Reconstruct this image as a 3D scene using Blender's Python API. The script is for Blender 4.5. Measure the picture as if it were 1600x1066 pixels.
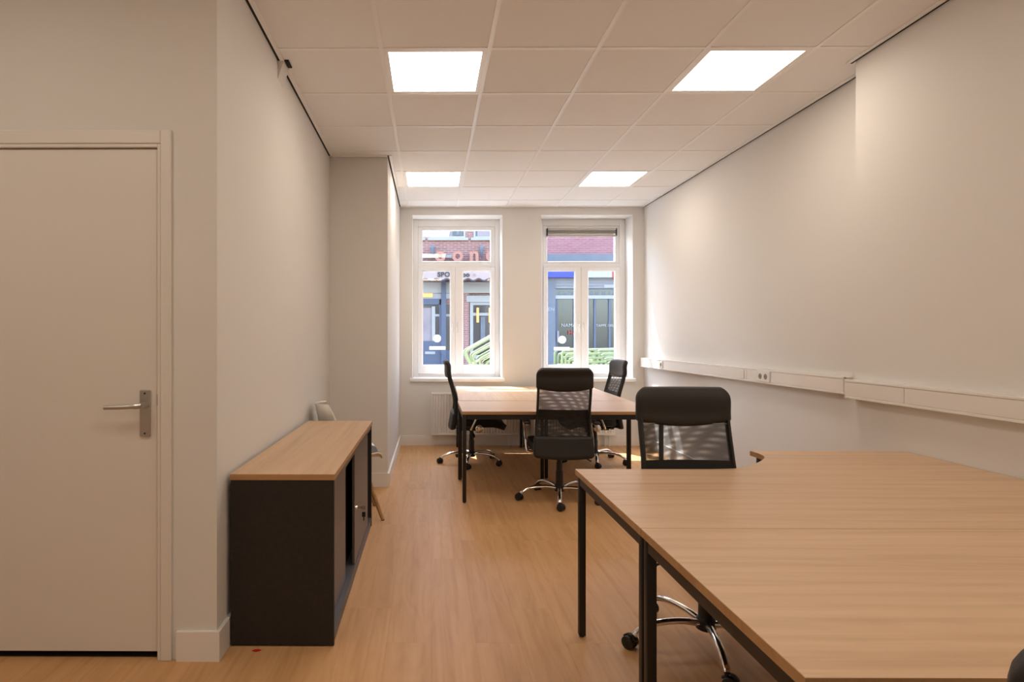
import bpy, bmesh, math, random
from mathutils import Vector, Matrix
random.seed(7)
S = bpy.context.scene
for o in list(bpy.data.objects): bpy.data.objects.remove(o, do_unlink=True)
COL = S.collection
PI = math.pi

# ------------------------------------------------------------------ camera, sky, sun, exposure
F, CX, CY, YAW, EYE = 920.5, 667.0, 528.0, 0.0064, 1.315      # focal length and vanishing point in px of 1600x1066
cam = bpy.data.cameras.new('camera')
cam.sensor_width = 36.0; cam.lens = F / 1600 * 36
cam.shift_x = (800 - CX) / 1600; cam.shift_y = -(533 - CY) / 1600
cam.clip_start = 0.05; cam.clip_end = 200
camo = bpy.data.objects.new('camera', cam); COL.objects.link(camo)
camo.location = (0, 0, EYE); camo.rotation_euler = (PI / 2, 0, YAW)
S.camera = camo

world = bpy.data.worlds.new('sky'); S.world = world; world.use_nodes = True
wn = world.node_tree.nodes; wl = world.node_tree.links
sky = wn.new('ShaderNodeTexSky'); sky.sky_type = 'NISHITA'
sky.sun_disc = False; sky.sun_elevation = math.radians(55); sky.sun_rotation = math.radians(-27)
sky.air_density = 1.0; sky.dust_density = 2.0; sky.ozone_density = 1.0
wl.new(sky.outputs[0], wn['Background'].inputs[0]); wn['Background'].inputs[1].default_value = 1.9

SUN = Vector((0.52, -1.0, -1.74)).normalized()                  # direction the light travels
sl = bpy.data.lights.new('sun', 'SUN'); sl.energy = 13; sl.angle = math.radians(0.6); sl.color = (1, 1, 1)
so = bpy.data.objects.new('sun', sl); COL.objects.link(so); so.location = (-4, 14, 14)
so.rotation_euler = SUN.to_track_quat('-Z', 'Y').to_euler()

PANEL_STRENGTH = 10.7
PANEL_COLOR = (1.0, 0.86, 0.715)
S.view_settings.view_transform = 'Standard'; S.view_settings.look = 'None'
S.view_settings.exposure = 0.0; S.view_settings.gamma = 1.0; S.view_settings.use_curve_mapping = False

# ------------------------------------------------------------------ pixel helpers (direction only; the depth is given)
_c, _s = math.cos(YAW), math.sin(YAW)
def ray(px, py):
    u = (px - CX) / F; v = -(py - CY) / F
    return (u * _c - _s, u * _s + _c, v)
def onY(px, py, Y):
    d = ray(px, py); t = Y / d[1]; return Vector((d[0] * t, Y, EYE + d[2] * t))
def onX(px, py, X):
    d = ray(px, py); t = X / d[0]; return Vector((X, d[1] * t, EYE + d[2] * t))

# ------------------------------------------------------------------ materials
def mat(name, col, rough=.5, metal=0.0, spec=.5, bump=None, var=None, emit=None, coat=0):
    m = bpy.data.materials.new(name); m.use_nodes = True
    nt = m.node_tree; b = nt.nodes['Principled BSDF']
    b.inputs['Base Color'].default_value = (*col, 1); b.inputs['Roughness'].default_value = rough
    b.inputs['Metallic'].default_value = metal; b.inputs['Specular IOR Level'].default_value = spec
    b.inputs['Coat Weight'].default_value = coat
    tc = nt.nodes.new('ShaderNodeTexCoord')
    if var:                                                     # (scale, amount): faint mottling of the colour
        n = nt.nodes.new('ShaderNodeTexNoise'); n.inputs['Scale'].default_value = var[0]; n.inputs['Detail'].default_value = 4
        nt.links.new(tc.outputs['Object'], n.inputs['Vector'])
        r = nt.nodes.new('ShaderNodeMapRange'); r.inputs['From Min'].default_value = .3; r.inputs['From Max'].default_value = .7
        r.inputs['To Min'].default_value = 1 - var[1]; r.inputs['To Max'].default_value = 1 + var[1]
        nt.links.new(n.outputs['Fac'], r.inputs['Value'])
        mx = nt.nodes.new('ShaderNodeVectorMath'); mx.operation = 'SCALE'; mx.inputs[0].default_value = col
        nt.links.new(r.outputs[0], mx.inputs['Scale']); nt.links.new(mx.outputs[0], b.inputs['Base Color'])
    if bump:                                                    # (scale, strength)
        n = nt.nodes.new('ShaderNodeTexNoise'); n.inputs['Scale'].default_value = bump[0]; n.inputs['Detail'].default_value = 3
        nt.links.new(tc.outputs['Object'], n.inputs['Vector'])
        bp = nt.nodes.new('ShaderNodeBump'); bp.inputs['Strength'].default_value = bump[1]; bp.inputs['Distance'].default_value = .002
        nt.links.new(n.outputs['Fac'], bp.inputs['Height']); nt.links.new(bp.outputs[0], b.inputs['Normal'])
    if emit:
        b.inputs['Emission Color'].default_value = (*emit[0], 1); b.inputs['Emission Strength'].default_value = emit[1]
    return m

def wood(name, c_dark, c_mid, c_light, axis, stretch=14, scale=3.2, rough=.45, rnd=0.0, rings=.35, spec=.4):
    """oak: streaks along one axis, a few cathedral figures, fine pores"""
    m = bpy.data.materials.new(name); m.use_nodes = True
    nt = m.node_tree; L = nt.links; N = nt.nodes; b = N['Principled BSDF']
    b.inputs['Roughness'].default_value = rough; b.inputs['Specular IOR Level'].default_value = spec
    tc = N.new('ShaderNodeTexCoord'); oi = N.new('ShaderNodeObjectInfo')
    off = N.new('ShaderNodeVectorMath'); off.operation = 'MULTIPLY_ADD'
    cmb = N.new('ShaderNodeCombineXYZ')
    for k in range(3): L.new(oi.outputs['Random'], cmb.inputs[k])
    off.inputs[1].default_value = (37, 53, 11)
    L.new(cmb.outputs[0], off.inputs[0]); L.new(tc.outputs['Object'], off.inputs[2])
    mp = N.new('ShaderNodeMapping'); sc = [scale * stretch] * 3; sc[axis] = scale
    mp.inputs['Scale'].default_value = sc; L.new(off.outputs[0], mp.inputs['Vector'])
    n1 = N.new('ShaderNodeTexNoise'); n1.inputs['Scale'].default_value = .35; n1.inputs['Detail'].default_value = 7; n1.inputs['Distortion'].default_value = .6
    L.new(mp.outputs[0], n1.inputs['Vector'])
    mp2 = N.new('ShaderNodeMapping'); sc2 = [9.0] * 3; sc2[axis] = 1.1
    mp2.inputs['Scale'].default_value = sc2; L.new(off.outputs[0], mp2.inputs['Vector'])
    nz = N.new('ShaderNodeTexNoise'); nz.inputs['Scale'].default_value = .8; nz.inputs['Detail'].default_value = 2
    L.new(mp2.outputs[0], nz.inputs['Vector'])
    mul = N.new('ShaderNodeMath'); mul.operation = 'MULTIPLY'; mul.inputs[1].default_value = 11
    L.new(nz.outputs['Fac'], mul.inputs[0])
    fr = N.new('ShaderNodeMath'); fr.operation = 'PINGPONG'; fr.inputs[1].default_value = .5; L.new(mul.outputs[0], fr.inputs[0])
    mixf = N.new('ShaderNodeMix'); mixf.data_type = 'FLOAT'; mixf.inputs[0].default_value = rings
    L.new(n1.outputs['Fac'], mixf.inputs[2])
    m2 = N.new('ShaderNodeMath'); m2.operation = 'MULTIPLY'; m2.inputs[1].default_value = 1.6; L.new(fr.outputs[0], m2.inputs[0])
    L.new(m2.outputs[0], mixf.inputs[3])
    cr = N.new('ShaderNodeValToRGB'); e = cr.color_ramp.elements
    e[0].position = .28; e[0].color = (*c_dark, 1); e[1].position = .72; e[1].color = (*c_light, 1)
    q = cr.color_ramp.elements.new(.48); q.color = (*c_mid, 1)
    L.new(mixf.outputs[0], cr.inputs['Fac'])
    out = cr.outputs['Color']
    if rnd:
        hs = N.new('ShaderNodeHueSaturation'); r = N.new('ShaderNodeMapRange')
        r.inputs['To Min'].default_value = 1 - rnd; r.inputs['To Max'].default_value = 1 + rnd
        L.new(oi.outputs['Random'], r.inputs['Value']); L.new(r.outputs[0], hs.inputs['Value']); L.new(out, hs.inputs['Color']); out = hs.outputs[0]
    L.new(out, b.inputs['Base Color'])
    bp = N.new('ShaderNodeBump'); bp.inputs['Strength'].default_value = .08; bp.inputs['Distance'].default_value = .001
    L.new(n1.outputs['Fac'], bp.inputs['Height']); L.new(bp.outputs[0], b.inputs['Normal'])
    return m

M = {}
M['wall'] = mat('wall_paint', (.775, .757, .725), .75, bump=(260, .12))
M['trimw'] = mat('trim_paint', (.86, .83, .79), .4)
M['door'] = mat('door_paint', (.80, .755, .70), .38, bump=(120, .02))
M['tile'] = mat('ceiling_tile', (.93, .925, .92), .9, bump=(420, .12))
M['tee'] = mat('tee_paint', (.97, .965, .96), .3)
M['gap_shade'] = mat('gap_shade_black', (.012, .010, .009), .8)  # near-black colour standing in for shade inside narrow gaps
M['subfloor'] = mat('subfloor', (.30, .19, .10), .8)
M['plank'] = wood('oak_plank', (.54, .300, .130), (.615, .352, .160), (.675, .405, .197), 1, stretch=24, scale=2.6, rough=.42, rnd=.03, rings=.14, spec=.28)
M['desk'] = wood('desk_oak', (.52, .34, .20), (.61, .415, .255), (.665, .465, .30), 0, stretch=30, scale=2.3, rough=.36, rings=.10)
M['desk_y'] = wood('desk_oak_lengthwise', (.52, .34, .20), (.61, .415, .255), (.665, .465, .30), 1, stretch=30, scale=2.3, rough=.36, rings=.10)
M['edge'] = wood('desk_edge_oak', (.40, .22, .10), (.47, .27, .125), (.52, .31, .155), 0, stretch=18, scale=2.2, rough=.45, rings=.1)
M['leg_wood'] = wood('beech_leg', (.42, .24, .09), (.50, .29, .12), (.56, .34, .15), 2, stretch=14, scale=3, rough=.4)
M['blackmetal'] = mat('black_powder_coat', (.009, .008, .008), .42, bump=(300, .05))
M['charcoal'] = mat('charcoal_board', (.014, .0125, .012), .55, var=(60, .25), bump=(350, .1))
M['chardoor'] = mat('charcoal_door', (.105, .088, .080), .36, var=(80, .12))  # charcoal lightened and browned: the floor's reflection is put into the colour
M['shade_in'] = mat('cabinet_shade', (.006, .006, .006), .7)  # shade of the cabinet interior put into the colour
M['track'] = mat('grey_track', (.09, .09, .10), .4)
M['leather'] = mat('black_leather', (.017, .015, .014), .5, spec=.45, bump=(180, .25))
M['fabric'] = mat('black_fabric', (.013, .012, .012), .8, bump=(500, .3))
M['plastic'] = mat('black_plastic', (.012, .012, .012), .4)
M['chrome'] = mat('chrome', (.82, .80, .78), .12, metal=1)
M['steel'] = mat('brushed_steel', (.52, .50, .47), .34, metal=1)
M['white_pl'] = mat('white_plastic', (.82, .79, .74), .35)
M['greypad'] = mat('grey_felt', (.13, .13, .13), .9, bump=(300, .3))
M['duct'] = mat('white_trunking', (.83, .80, .76), .32)
M['socket_hole'] = mat('socket_hole', (.25, .235, .22), .5)
M['rad'] = mat('radiator_enamel', (.84, .82, .79), .35)
M['upvc'] = mat('window_white', (.93, .925, .92), .3)
M['red'] = mat('red_scrap', (.55, .008, .012), .5)
M['diffuser'] = mat('light_diffuser', (.9, .9, .9), .5, emit=(PANEL_COLOR, PANEL_STRENGTH))
def sticker_mat():
    m = bpy.data.materials.new('white_film'); m.use_nodes = True; nt = m.node_tree; N = nt.nodes; L = nt.links
    t = N.new('ShaderNodeBsdfTranslucent'); t.inputs[0].default_value = (.9, .9, .9, 1); x = N.new('ShaderNodeMixShader'); x.inputs[0].default_value = .6
    N['Principled BSDF'].inputs['Base Color'].default_value = (.85, .85, .85, 1)
    L.new(N['Principled BSDF'].outputs[0], x.inputs[1]); L.new(t.outputs[0], x.inputs[2]); L.new(x.outputs[0], N['Material Output'].inputs[0]); return m
M['film'] = sticker_mat()
M['blind'] = mat('blind_cassette', (.56, .52, .45), .45)
M['blindcloth'] = mat('blind_cloth', (.30, .27, .22), .7)

def glass_mat():
    m = bpy.data.materials.new('window_glass'); m.use_nodes = True; nt = m.node_tree; N = nt.nodes; L = nt.links
    N.remove(N['Principled BSDF']); out = N['Material Output']
    t = N.new('ShaderNodeBsdfTransparent'); t.inputs[0].default_value = (.95, .965, .97, 1)
    g = N.new('ShaderNodeBsdfGlossy'); g.inputs['Roughness'].default_value = .02
    x = N.new('ShaderNodeMixShader'); x.inputs[0].default_value = .05; L.new(t.outputs[0], x.inputs[1]); L.new(g.outputs[0], x.inputs[2])
    L.new(x.outputs[0], out.inputs[0]); return m
M['glass'] = glass_mat()

def mesh_mat():
    """open woven chair mesh: fine threads with gaps; two layers of slightly different pitch beat into soft bands"""
    m = bpy.data.materials.new('chair_mesh'); m.use_nodes = True; nt = m.node_tree; N = nt.nodes; L = nt.links
    b = N['Principled BSDF']; b.inputs['Base Color'].default_value = (.02, .018, .018, 1); b.inputs['Roughness'].default_value = .6
    tc = N.new('ShaderNodeTexCoord')
    def wave(scale, dirn, dist, dscale):
        w = N.new('ShaderNodeTexWave'); w.bands_direction = dirn; w.inputs['Scale'].default_value = scale
        w.inputs['Distortion'].default_value = dist; w.inputs['Detail'].default_value = 0; w.inputs['Detail Scale'].default_value = dscale
        L.new(tc.outputs['Object'], w.inputs['Vector']); return w.outputs['Fac']
    a, c = wave(7.5, 'DIAGONAL', 7, .45), wave(10, 'Z', 8, .35)
    mul = N.new('ShaderNodeMath'); mul.operation = 'MULTIPLY'; L.new(a, mul.inputs[0]); L.new(c, mul.inputs[1])
    r = N.new('ShaderNodeMapRange'); r.inputs['To Min'].default_value = .40; r.inputs['To Max'].default_value = .66
    L.new(mul.outputs[0], r.inputs['Value'])
    t = N.new('ShaderNodeBsdfTransparent'); x = N.new('ShaderNodeMixShader')
    L.new(r.outputs[0], x.inputs[0]); L.new(t.outputs[0], x.inputs[2]); L.new(b.outputs[0], x.inputs[1])
    L.new(x.outputs[0], N['Material Output'].inputs[0]); return m
M['mesh'] = mesh_mat()

def brick_mat(name, c1, c2, mortar, scale):
    m = bpy.data.materials.new(name); m.use_nodes = True; nt = m.node_tree; N = nt.nodes; L = nt.links
    b = N['Principled BSDF']; b.inputs['Roughness'].default_value = .85
    tc = N.new('ShaderNodeTexCoord'); sp = N.new('ShaderNodeSeparateXYZ'); cb = N.new('ShaderNodeCombineXYZ')
    L.new(tc.outputs['Object'], sp.inputs[0]); L.new(sp.outputs[0], cb.inputs[0]); L.new(sp.outputs[2], cb.inputs[1])
    br = N.new('ShaderNodeTexBrick'); br.inputs['Color1'].default_value = (*c1, 1); br.inputs['Color2'].default_value = (*c2, 1); br.inputs['Mortar'].default_value = (*mortar, 1)
    br.inputs['Scale'].default_value = scale; br.inputs['Mortar Size'].default_value = .007; br.inputs['Brick Width'].default_value = .20; br.inputs['Row Height'].default_value = .052
    L.new(cb.outputs[0], br.inputs['Vector']); L.new(br.outputs['Color'], b.inputs['Base Color'])
    bp = N.new('ShaderNodeBump'); bp.inputs['Strength'].default_value = .3; bp.inputs['Distance'].default_value = .01; bp.invert = True
    L.new(br.outputs['Fac'], bp.inputs['Height']); L.new(bp.outputs[0], b.inputs['Normal'])
    return m
M['brick_a'] = brick_mat('brick_red', (0.249, 0.079, 0.060), (0.300, 0.111, 0.087), (0.400, 0.333, 0.295), 1.0)
M['brick_b'] = brick_mat('brick_pink', (0.249, 0.079, 0.087), (0.290, 0.107, 0.113), (0.340, 0.204, 0.200), 1.0)
M['ext_white'] = mat('facade_white', (0.330, 0.306, 0.277), .5)
M['ext_blue'] = mat('facade_slate_blue', (0.065, 0.079, 0.118), .5)
M['ext_stone'] = mat('facade_bluestone', (0.130, 0.134, 0.151), .7, var=(3, .12))
M['ext_grey'] = mat('shutter_grey', (0.210, 0.199, 0.200), .6)
M['ext_dark'] = mat('shop_glass_dark', (0.018, 0.021, 0.022), .12, spec=.7)
M['ext_pale'] = mat('shop_curtain', (0.260, 0.204, 0.200), .7, var=(4, .15))
M['salmon'] = mat('salmon_sign', (0.420, 0.168, 0.109), .55)
M['awning'] = mat('awning_cloth', (0.386, 0.277, 0.239), .8)
M['awn_edge'] = mat('awning_trim', (0.050, 0.041, 0.043), .7)
M['fascia_blue'] = mat('fascia_blue', (0.015, 0.028, 0.269), .4)
M['fascia_white'] = mat('fascia_white', (0.360, 0.343, 0.347), .4)
M['fascia_red'] = mat('fascia_red', (0.375, 0.024, 0.017), .4)
M['ink'] = mat('sign_ink', (0.015, 0.013, 0.017), .6)
M['ink_white'] = mat('sign_white', (0.400, 0.361, 0.321), .6)
M['orange'] = mat('orange_lamp', (.85, .42, .10), .5, emit=((1, .42, .08), .8))
M['green'] = mat('green_paint', (0.200, 0.250, 0.113), .5)
M['paving'] = mat('street_paving', (.30, .29, .28), .85, var=(6, .15), bump=(20, .3))
M['render'] = mat('outer_render', (.60, .56, .52), .85)

# ------------------------------------------------------------------ mesh helpers
def bm_new(): return bmesh.new()
def box(bm, x0, x1, y0, y1, z0, z1, bev=0, seg=2):
    v = [bm.verts.new(p) for p in ((x0, y0, z0), (x1, y0, z0), (x1, y1, z0), (x0, y1, z0), (x0, y0, z1), (x1, y0, z1), (x1, y1, z1), (x0, y1, z1))]
    f = [bm.faces.new([v[i] for i in q]) for q in ((3, 2, 1, 0), (4, 5, 6, 7), (0, 1, 5, 4), (1, 2, 6, 5), (2, 3, 7, 6), (3, 0, 4, 7))]
    if bev:
        es = list({e for q in f for e in q.edges})
        bmesh.ops.bevel(bm, geom=es, offset=bev, segments=seg, profile=.5, affect='EDGES')
    return bm
def prism(bm, pts, z0, z1, bev=0):
    """pts: outline in xy, counter-clockwise"""
    a = [bm.verts.new((x, y, z0)) for x, y in pts]; b = [bm.verts.new((x, y, z1)) for x, y in pts]
    n = len(pts); top = bm.faces.new(b); bot = bm.faces.new(a[::-1])
    for i in range(n): bm.faces.new((a[i], a[(i + 1) % n], b[(i + 1) % n], b[i]))
    if bev: bmesh.ops.bevel(bm, geom=list(top.edges) + list(bot.edges), offset=bev, segments=1, affect='EDGES')
    return bm
def tube(bm, pts, r, n=10, closed=False, flat=1.0):
    """sweep a round (or flattened) section; r is a number or one per point"""
    P = [Vector(p) for p in pts]; m = len(P)
    R = r if isinstance(r, (list, tuple)) else [r] * m
    t0 = ((P[1] - P[-1]) if closed else (P[1] - P[0])).normalized()
    up = Vector((0, 0, 1)) if abs(t0.z) < .9 else Vector((0, 1, 0))
    nrm = (up - t0 * up.dot(t0)).normalized(); rings = []
    for i in range(m):
        if closed: t = (P[(i + 1) % m] - P[i - 1]).normalized()
        else: t = (P[min(i + 1, m - 1)] - P[max(i - 1, 0)]).normalized()
        nrm = (nrm - t * nrm.dot(t)).normalized(); bn = t.cross(nrm)
        rings.append([bm.verts.new(P[i] + (nrm * math.cos(2 * PI * k / n) * flat + bn * math.sin(2 * PI * k / n)) * R[i]) for k in range(n)])
    for i in range(m if closed else m - 1):
        a, b = rings[i], rings[(i + 1) % m]
        for k in range(n): bm.faces.new((a[k], a[(k + 1) % n], b[(k + 1) % n], b[k]))
    if not closed:
        bm.faces.new(rings[0][::-1]); bm.faces.new(rings[-1])
    return bm
def lathe(bm, prof, n=20, axis='z', at=(0, 0, 0)):
    """prof: (radius, height) list turned about an axis through at"""
    def pos(r, h, a):
        c, s = r * math.cos(a), r * math.sin(a)
        p = (c, s, h) if axis == 'z' else ((h, c, s) if axis == 'x' else (s, h, c))
        return Vector(p) + Vector(at)
    rings = [[bm.verts.new(pos(max(r, 1e-4), h, 2 * PI * k / n)) for k in range(n)] for r, h in prof]
    for a, b in zip(rings, rings[1:]):
        for k in range(n): bm.faces.new((a[k], a[(k + 1) % n], b[(k + 1) % n], b[k]))
    bm.faces.new(rings[0][::-1]); bm.faces.new(rings[-1]); return bm
def smooth_path(pts, n=6):
    """Catmull-Rom through the points"""
    P = [Vector(p) for p in pts]; P = [P[0] * 2 - P[1]] + P + [P[-1] * 2 - P[-2]]; out = []
    for i in range(1, len(P) - 2):
        for k in range(n):
            t = k / n; a, b, c, d = P[i - 1:i + 3]
            out.append(.5 * ((2 * b) + (c - a) * t + (2 * a - 5 * b + 4 * c - d) * t * t + (3 * b - a - 3 * c + d) * t ** 3))
    out.append(P[-2]); return out
def sheet(bm, rows, thick):
    """a curved slab through a grid of points: rows of equal length, closed all round, thick along the local normal"""
    R, C = len(rows), len(rows[0])
    def nrm(i, j):
        a = Vector(rows[min(i + 1, R - 1)][j]) - Vector(rows[max(i - 1, 0)][j])
        b = Vector(rows[i][min(j + 1, C - 1)]) - Vector(rows[i][max(j - 1, 0)])
        n = a.cross(b); return n.normalized() if n.length > 1e-9 else Vector((0, 1, 0))
    T = thick if callable(thick) else (lambda i, j: thick)
    A = [[bm.verts.new(Vector(rows[i][j]) + nrm(i, j) * T(i, j) / 2) for j in range(C)] for i in range(R)]
    B = [[bm.verts.new(Vector(rows[i][j]) - nrm(i, j) * T(i, j) / 2) for j in range(C)] for i in range(R)]
    for i in range(R - 1):
        for j in range(C - 1):
            bm.faces.new((A[i][j], A[i + 1][j], A[i + 1][j + 1], A[i][j + 1])); bm.faces.new((B[i][j], B[i][j + 1], B[i + 1][j + 1], B[i + 1][j]))
    ring = [(i, 0) for i in range(R)] + [(R - 1, j) for j in range(1, C)] + [(i, C - 1) for i in range(R - 2, -1, -1)] + [(0, j) for j in range(C - 2, 0, -1)]
    for k in range(len(ring)):
        (i, j), (p, q) = ring[k], ring[(k + 1) % len(ring)]
        bm.faces.new((A[i][j], B[i][j], B[p][q], A[p][q]))
    return bm

def obj(name, bm, m, parent=None, world=False, smooth=True):
    bmesh.ops.recalc_face_normals(bm, faces=bm.faces)
    if world and parent is not None:
        bmesh.ops.transform(bm, matrix=LOCAL[parent.name].inverted(), verts=bm.verts)
    me = bpy.data.meshes.new(name); bm.to_mesh(me); bm.free()
    if smooth:
        me.shade_smooth(); me.set_sharp_from_angle(angle=math.radians(34))
    me.materials.append(M[m])
    o = bpy.data.objects.new(name, me); COL.objects.link(o)
    if parent is not None:
        o.parent = parent
        LOCAL[o.name] = LOCAL[parent.name].copy()
    return o
LOCAL = {}                                                      # world matrix of every parent, kept by hand
def thing(name, label, cat, loc=(0, 0, 0), rotz=0, group=None, kind=None):
    o = bpy.data.objects.new(name, None); COL.objects.link(o); o.empty_display_size = .1
    o.location = loc; o.rotation_euler = (0, 0, rotz)
    LOCAL[o.name] = Matrix.Translation(loc) @ Matrix.Rotation(rotz, 4, 'Z')
    if label: o['label'] = label
    if cat: o['category'] = cat
    if group: o['group'] = group
    if kind: o['kind'] = kind
    return o
def struct(name, bm, m, label, cat, smooth=False):
    o = obj(name, bm, m, smooth=smooth); o['kind'] = 'structure'; o['label'] = label; o['category'] = cat
    LOCAL[o.name] = Matrix.Identity(4); return o
def tag(o, label, cat, group=None):
    o['label'] = label; o['category'] = cat
    if group: o['group'] = group
    return o
def copy_tree(o, parent=None):
    c = o.copy(); COL.objects.link(c); c.parent = parent
    for ch in list(o.children): copy_tree(ch, c)
    return c

# ------------------------------------------------------------------ room dimensions (metres)
ZC = 2.917                                                      # ceiling
BACK = 7.21; RF = 2.607; RN = 2.452; STEP = 3.414               # back wall, right wall far / near part, step between
DW = 2.40; PIERX, PIERY = -.38, 5.20                            # wall with the door, boxed pier at the left
LX0, LX1 = -.873, -.893                                         # left wall at its near and far end
REAR, SIDE = -2.6, -2.7                                         # behind and beside the camera

# floor: subfloor + oak planks
floor = struct('floor', box(bm_new(), SIDE, RF, REAR, BACK, -.06, -.008), 'subfloor', 'warm oak plank floor running towards the windows', 'floor')
PW, PL = .193, 1.285
pm = None; row = 0
x = SIDE; planks = []
while x < RF - 1e-3:
    w = min(PW, RF - x); y = REAR - random.choice((.0, .32, .64, .96))
    while y < BACK:
        y0, y1 = max(y, REAR), min(y + PL, BACK)
        full = abs(y1 - y0 - PL) < 1e-6 and abs(w - PW) < 1e-6
        if y1 - y0 > .02:
            if full and pm:
                o = bpy.data.objects.new('plank', pm); COL.objects.link(o); o.parent = floor
            else:
                o = obj('plank', box(bm_new(), 0, w - .0004, 0, y1 - y0 - .0004, -.008, 0), 'plank', floor, smooth=False)
                if full: pm = o.data
            o.location = (x, y0, 0)
        y += PL
    x += PW

# walls
outline_left = [(-1.10, DW + .12), (LX0 - .0009, DW + .12), (LX1, PIERY), (PIERX, PIERY), (PIERX, BACK), (-1.10, BACK)]
struct('wall_left', prism(bm_new(), outline_left, 0, ZC), 'wall', 'cream left wall stepping out as a boxed pier before the windows', 'wall')
outline_right = [(RN, REAR), (2.80, REAR), (2.80, BACK), (RF, BACK), (RF, STEP), (RN, STEP)]
struct('wall_right', prism(bm_new(), outline_right, 0, ZC), 'wall', 'cream right wall with a shallow step beside the near desk', 'wall')
# wall with the door (opening built in)
D0, D1, DH = -2.045, -1.114, 2.092                              # door leaf
bm = bm_new()
box(bm, D1 + .015, LX0, DW, DW + .12, 0, ZC); box(bm, SIDE, D0 - .015, DW, DW + .12, 0, ZC); box(bm, D0 - .015, D1 + .015, DW, DW + .12, DH + .015, ZC)
struct('wall_front_left', bm, 'wall', 'shaded cream wall around the flush door at the left', 'wall')
struct('wall_side', box(bm_new(), SIDE - .1, SIDE, REAR, DW, 0, ZC), 'wall', 'cream side wall beside the camera', 'wall')
struct('wall_rear', box(bm_new(), SIDE, RN, REAR - .1, REAR, 0, ZC), 'wall', 'cream wall behind the camera', 'wall')
struct('wall_light_block', box(bm_new(), D0 - .2, D1 + .012, DW + .125, DW + .2, 0, ZC), 'wall', 'unseen panel added behind the closed door to block light', 'wall')  # added to stop outside light leaking under the door
# window wall with two deep openings
WT = .42                                                        # wall thickness
W1 = (onY(644.3, 336.3, BACK), onY(784.7, 593, BACK)); W2 = (onY(845.8, 335.6, BACK), onY(988.7, 593, BACK))
WZ0, WZ1 = .806, 2.817
bm = bm_new(); xs = [-1.10, W1[0].x, W1[1].x, W2[0].x, W2[1].x, 2.80]
for a, b in ((0, 1), (2, 3), (4, 5)): box(bm, xs[a], xs[b], BACK, BACK + WT, 0, ZC + .3)
for a, b in ((1, 2), (3, 4)):
    box(bm, xs[a], xs[b], BACK, BACK + WT, 0, WZ0); box(bm, xs[a], xs[b], BACK, BACK + WT, WZ1, ZC + .3)
struct('wall_back', bm, 'wall', 'pale window wall with two tall deep window openings', 'wall')

# baseboards
BH, BT = .12, .016
def baseboard(name, pts, label):
    """pts: path along the wall foot; the board stands to the right-hand side of travel"""
    bm = bm_new(); P = [Vector((a, b, 0)) for a, b in pts]; n = len(P); off = []
    for i in range(n):
        d0 = (P[i] - P[i - 1]).normalized() if i else None; d1 = (P[i + 1] - P[i]).normalized() if i < n - 1 else None
        n0 = Vector((d0.y, -d0.x, 0)) if d0 else None; n1 = Vector((d1.y, -d1.x, 0)) if d1 else None
        if n0 is None: o = n1
        elif n1 is None: o = n0
        else: o = (n0 + n1) / (1 + n0.dot(n1))
        off.append(P[i] + o * BT)
    prism(bm, [(p.x, p.y) for p in P] + [(p.x, p.y) for p in off[::-1]], 0, BH)
    return struct(name, bm, 'trimw', label, 'baseboard')
baseboard('baseboard_left', [(D1 + .08, DW), (LX0, DW), (LX1, PIERY), (PIERX, PIERY), (PIERX, BACK - BT)], 'white baseboard along the left wall and around the pier')
baseboard('baseboard_back', [(PIERX, BACK), (RF, BACK)], 'white baseboard under the radiators at the window wall')
baseboard('baseboard_right', [(RF, BACK - BT), (RF, STEP), (RN, STEP), (RN, REAR)], 'white baseboard along the right wall behind the desks')

# ------------------------------------------------------------------ ceiling: tiles, tees, black strips for the gap shade
GX, GY, G = -.8737, 2.661, .6
ceiling = struct('ceiling', box(bm_new(), SIDE - .1, 2.80, REAR - .1, BACK + WT, ZC + .03, ZC + .08), 'tile', 'suspended ceiling of square white tiles in a white grid', 'ceiling')
LIGHTS = [(1, 1), (4, 1), (1, 5), (4, 5), (1, -3), (4, -3), (-2, -3), (1, -7), (4, -7)]  # the panel by the door and the rear row are added for brightness
regions = [(SIDE, RN, REAR, DW), (LX1, RF, DW, PIERY), (PIERX, RF, PIERY, BACK)]
tile_mesh = None
for i in range(-4, 7):
    for j in range(-9, 9):
        x0, x1, y0, y1 = GX + G * i, GX + G * (i + 1), GY + G * j, GY + G * (j + 1)
        if (i, j) in LIGHTS: continue
        hit = False
        for r in regions:
            if min(x1, r[1]) - max(x0, r[0]) > .03 and min(y1, r[3]) - max(y0, r[2]) > .03: hit = True
        if not hit: continue
        if tile_mesh:
            o = bpy.data.objects.new('tile', tile_mesh); COL.objects.link(o); o.parent = ceiling
        else:
            o = obj('tile', box(bm_new(), .003, G - .003, .003, G - .003, ZC, ZC + .02, bev=.002, seg=1), 'tile', ceiling, smooth=False); tile_mesh = o.data
        o.location = (x0, y0, 0)
TW = .012
for i in range(-3, 6):
    x = GX + G * i; y1 = DW if i <= 0 else BACK - .02
    obj('main_tee', box(bm_new(), x - TW, x + TW, REAR, y1, ZC - .0045, ZC + .001), 'tee', ceiling, smooth=False)
for j in range(-8, 8):
    y = GY + G * j; a = SIDE if y < DW else (LX1 + .02 if y < PIERY else PIERX + .02); b = RN if y < STEP else RF - .02
    obj('cross_tee', box(bm_new(), a, b, y - TW, y + TW, ZC - .004, ZC + .001), 'tee', ceiling, smooth=False)
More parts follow.
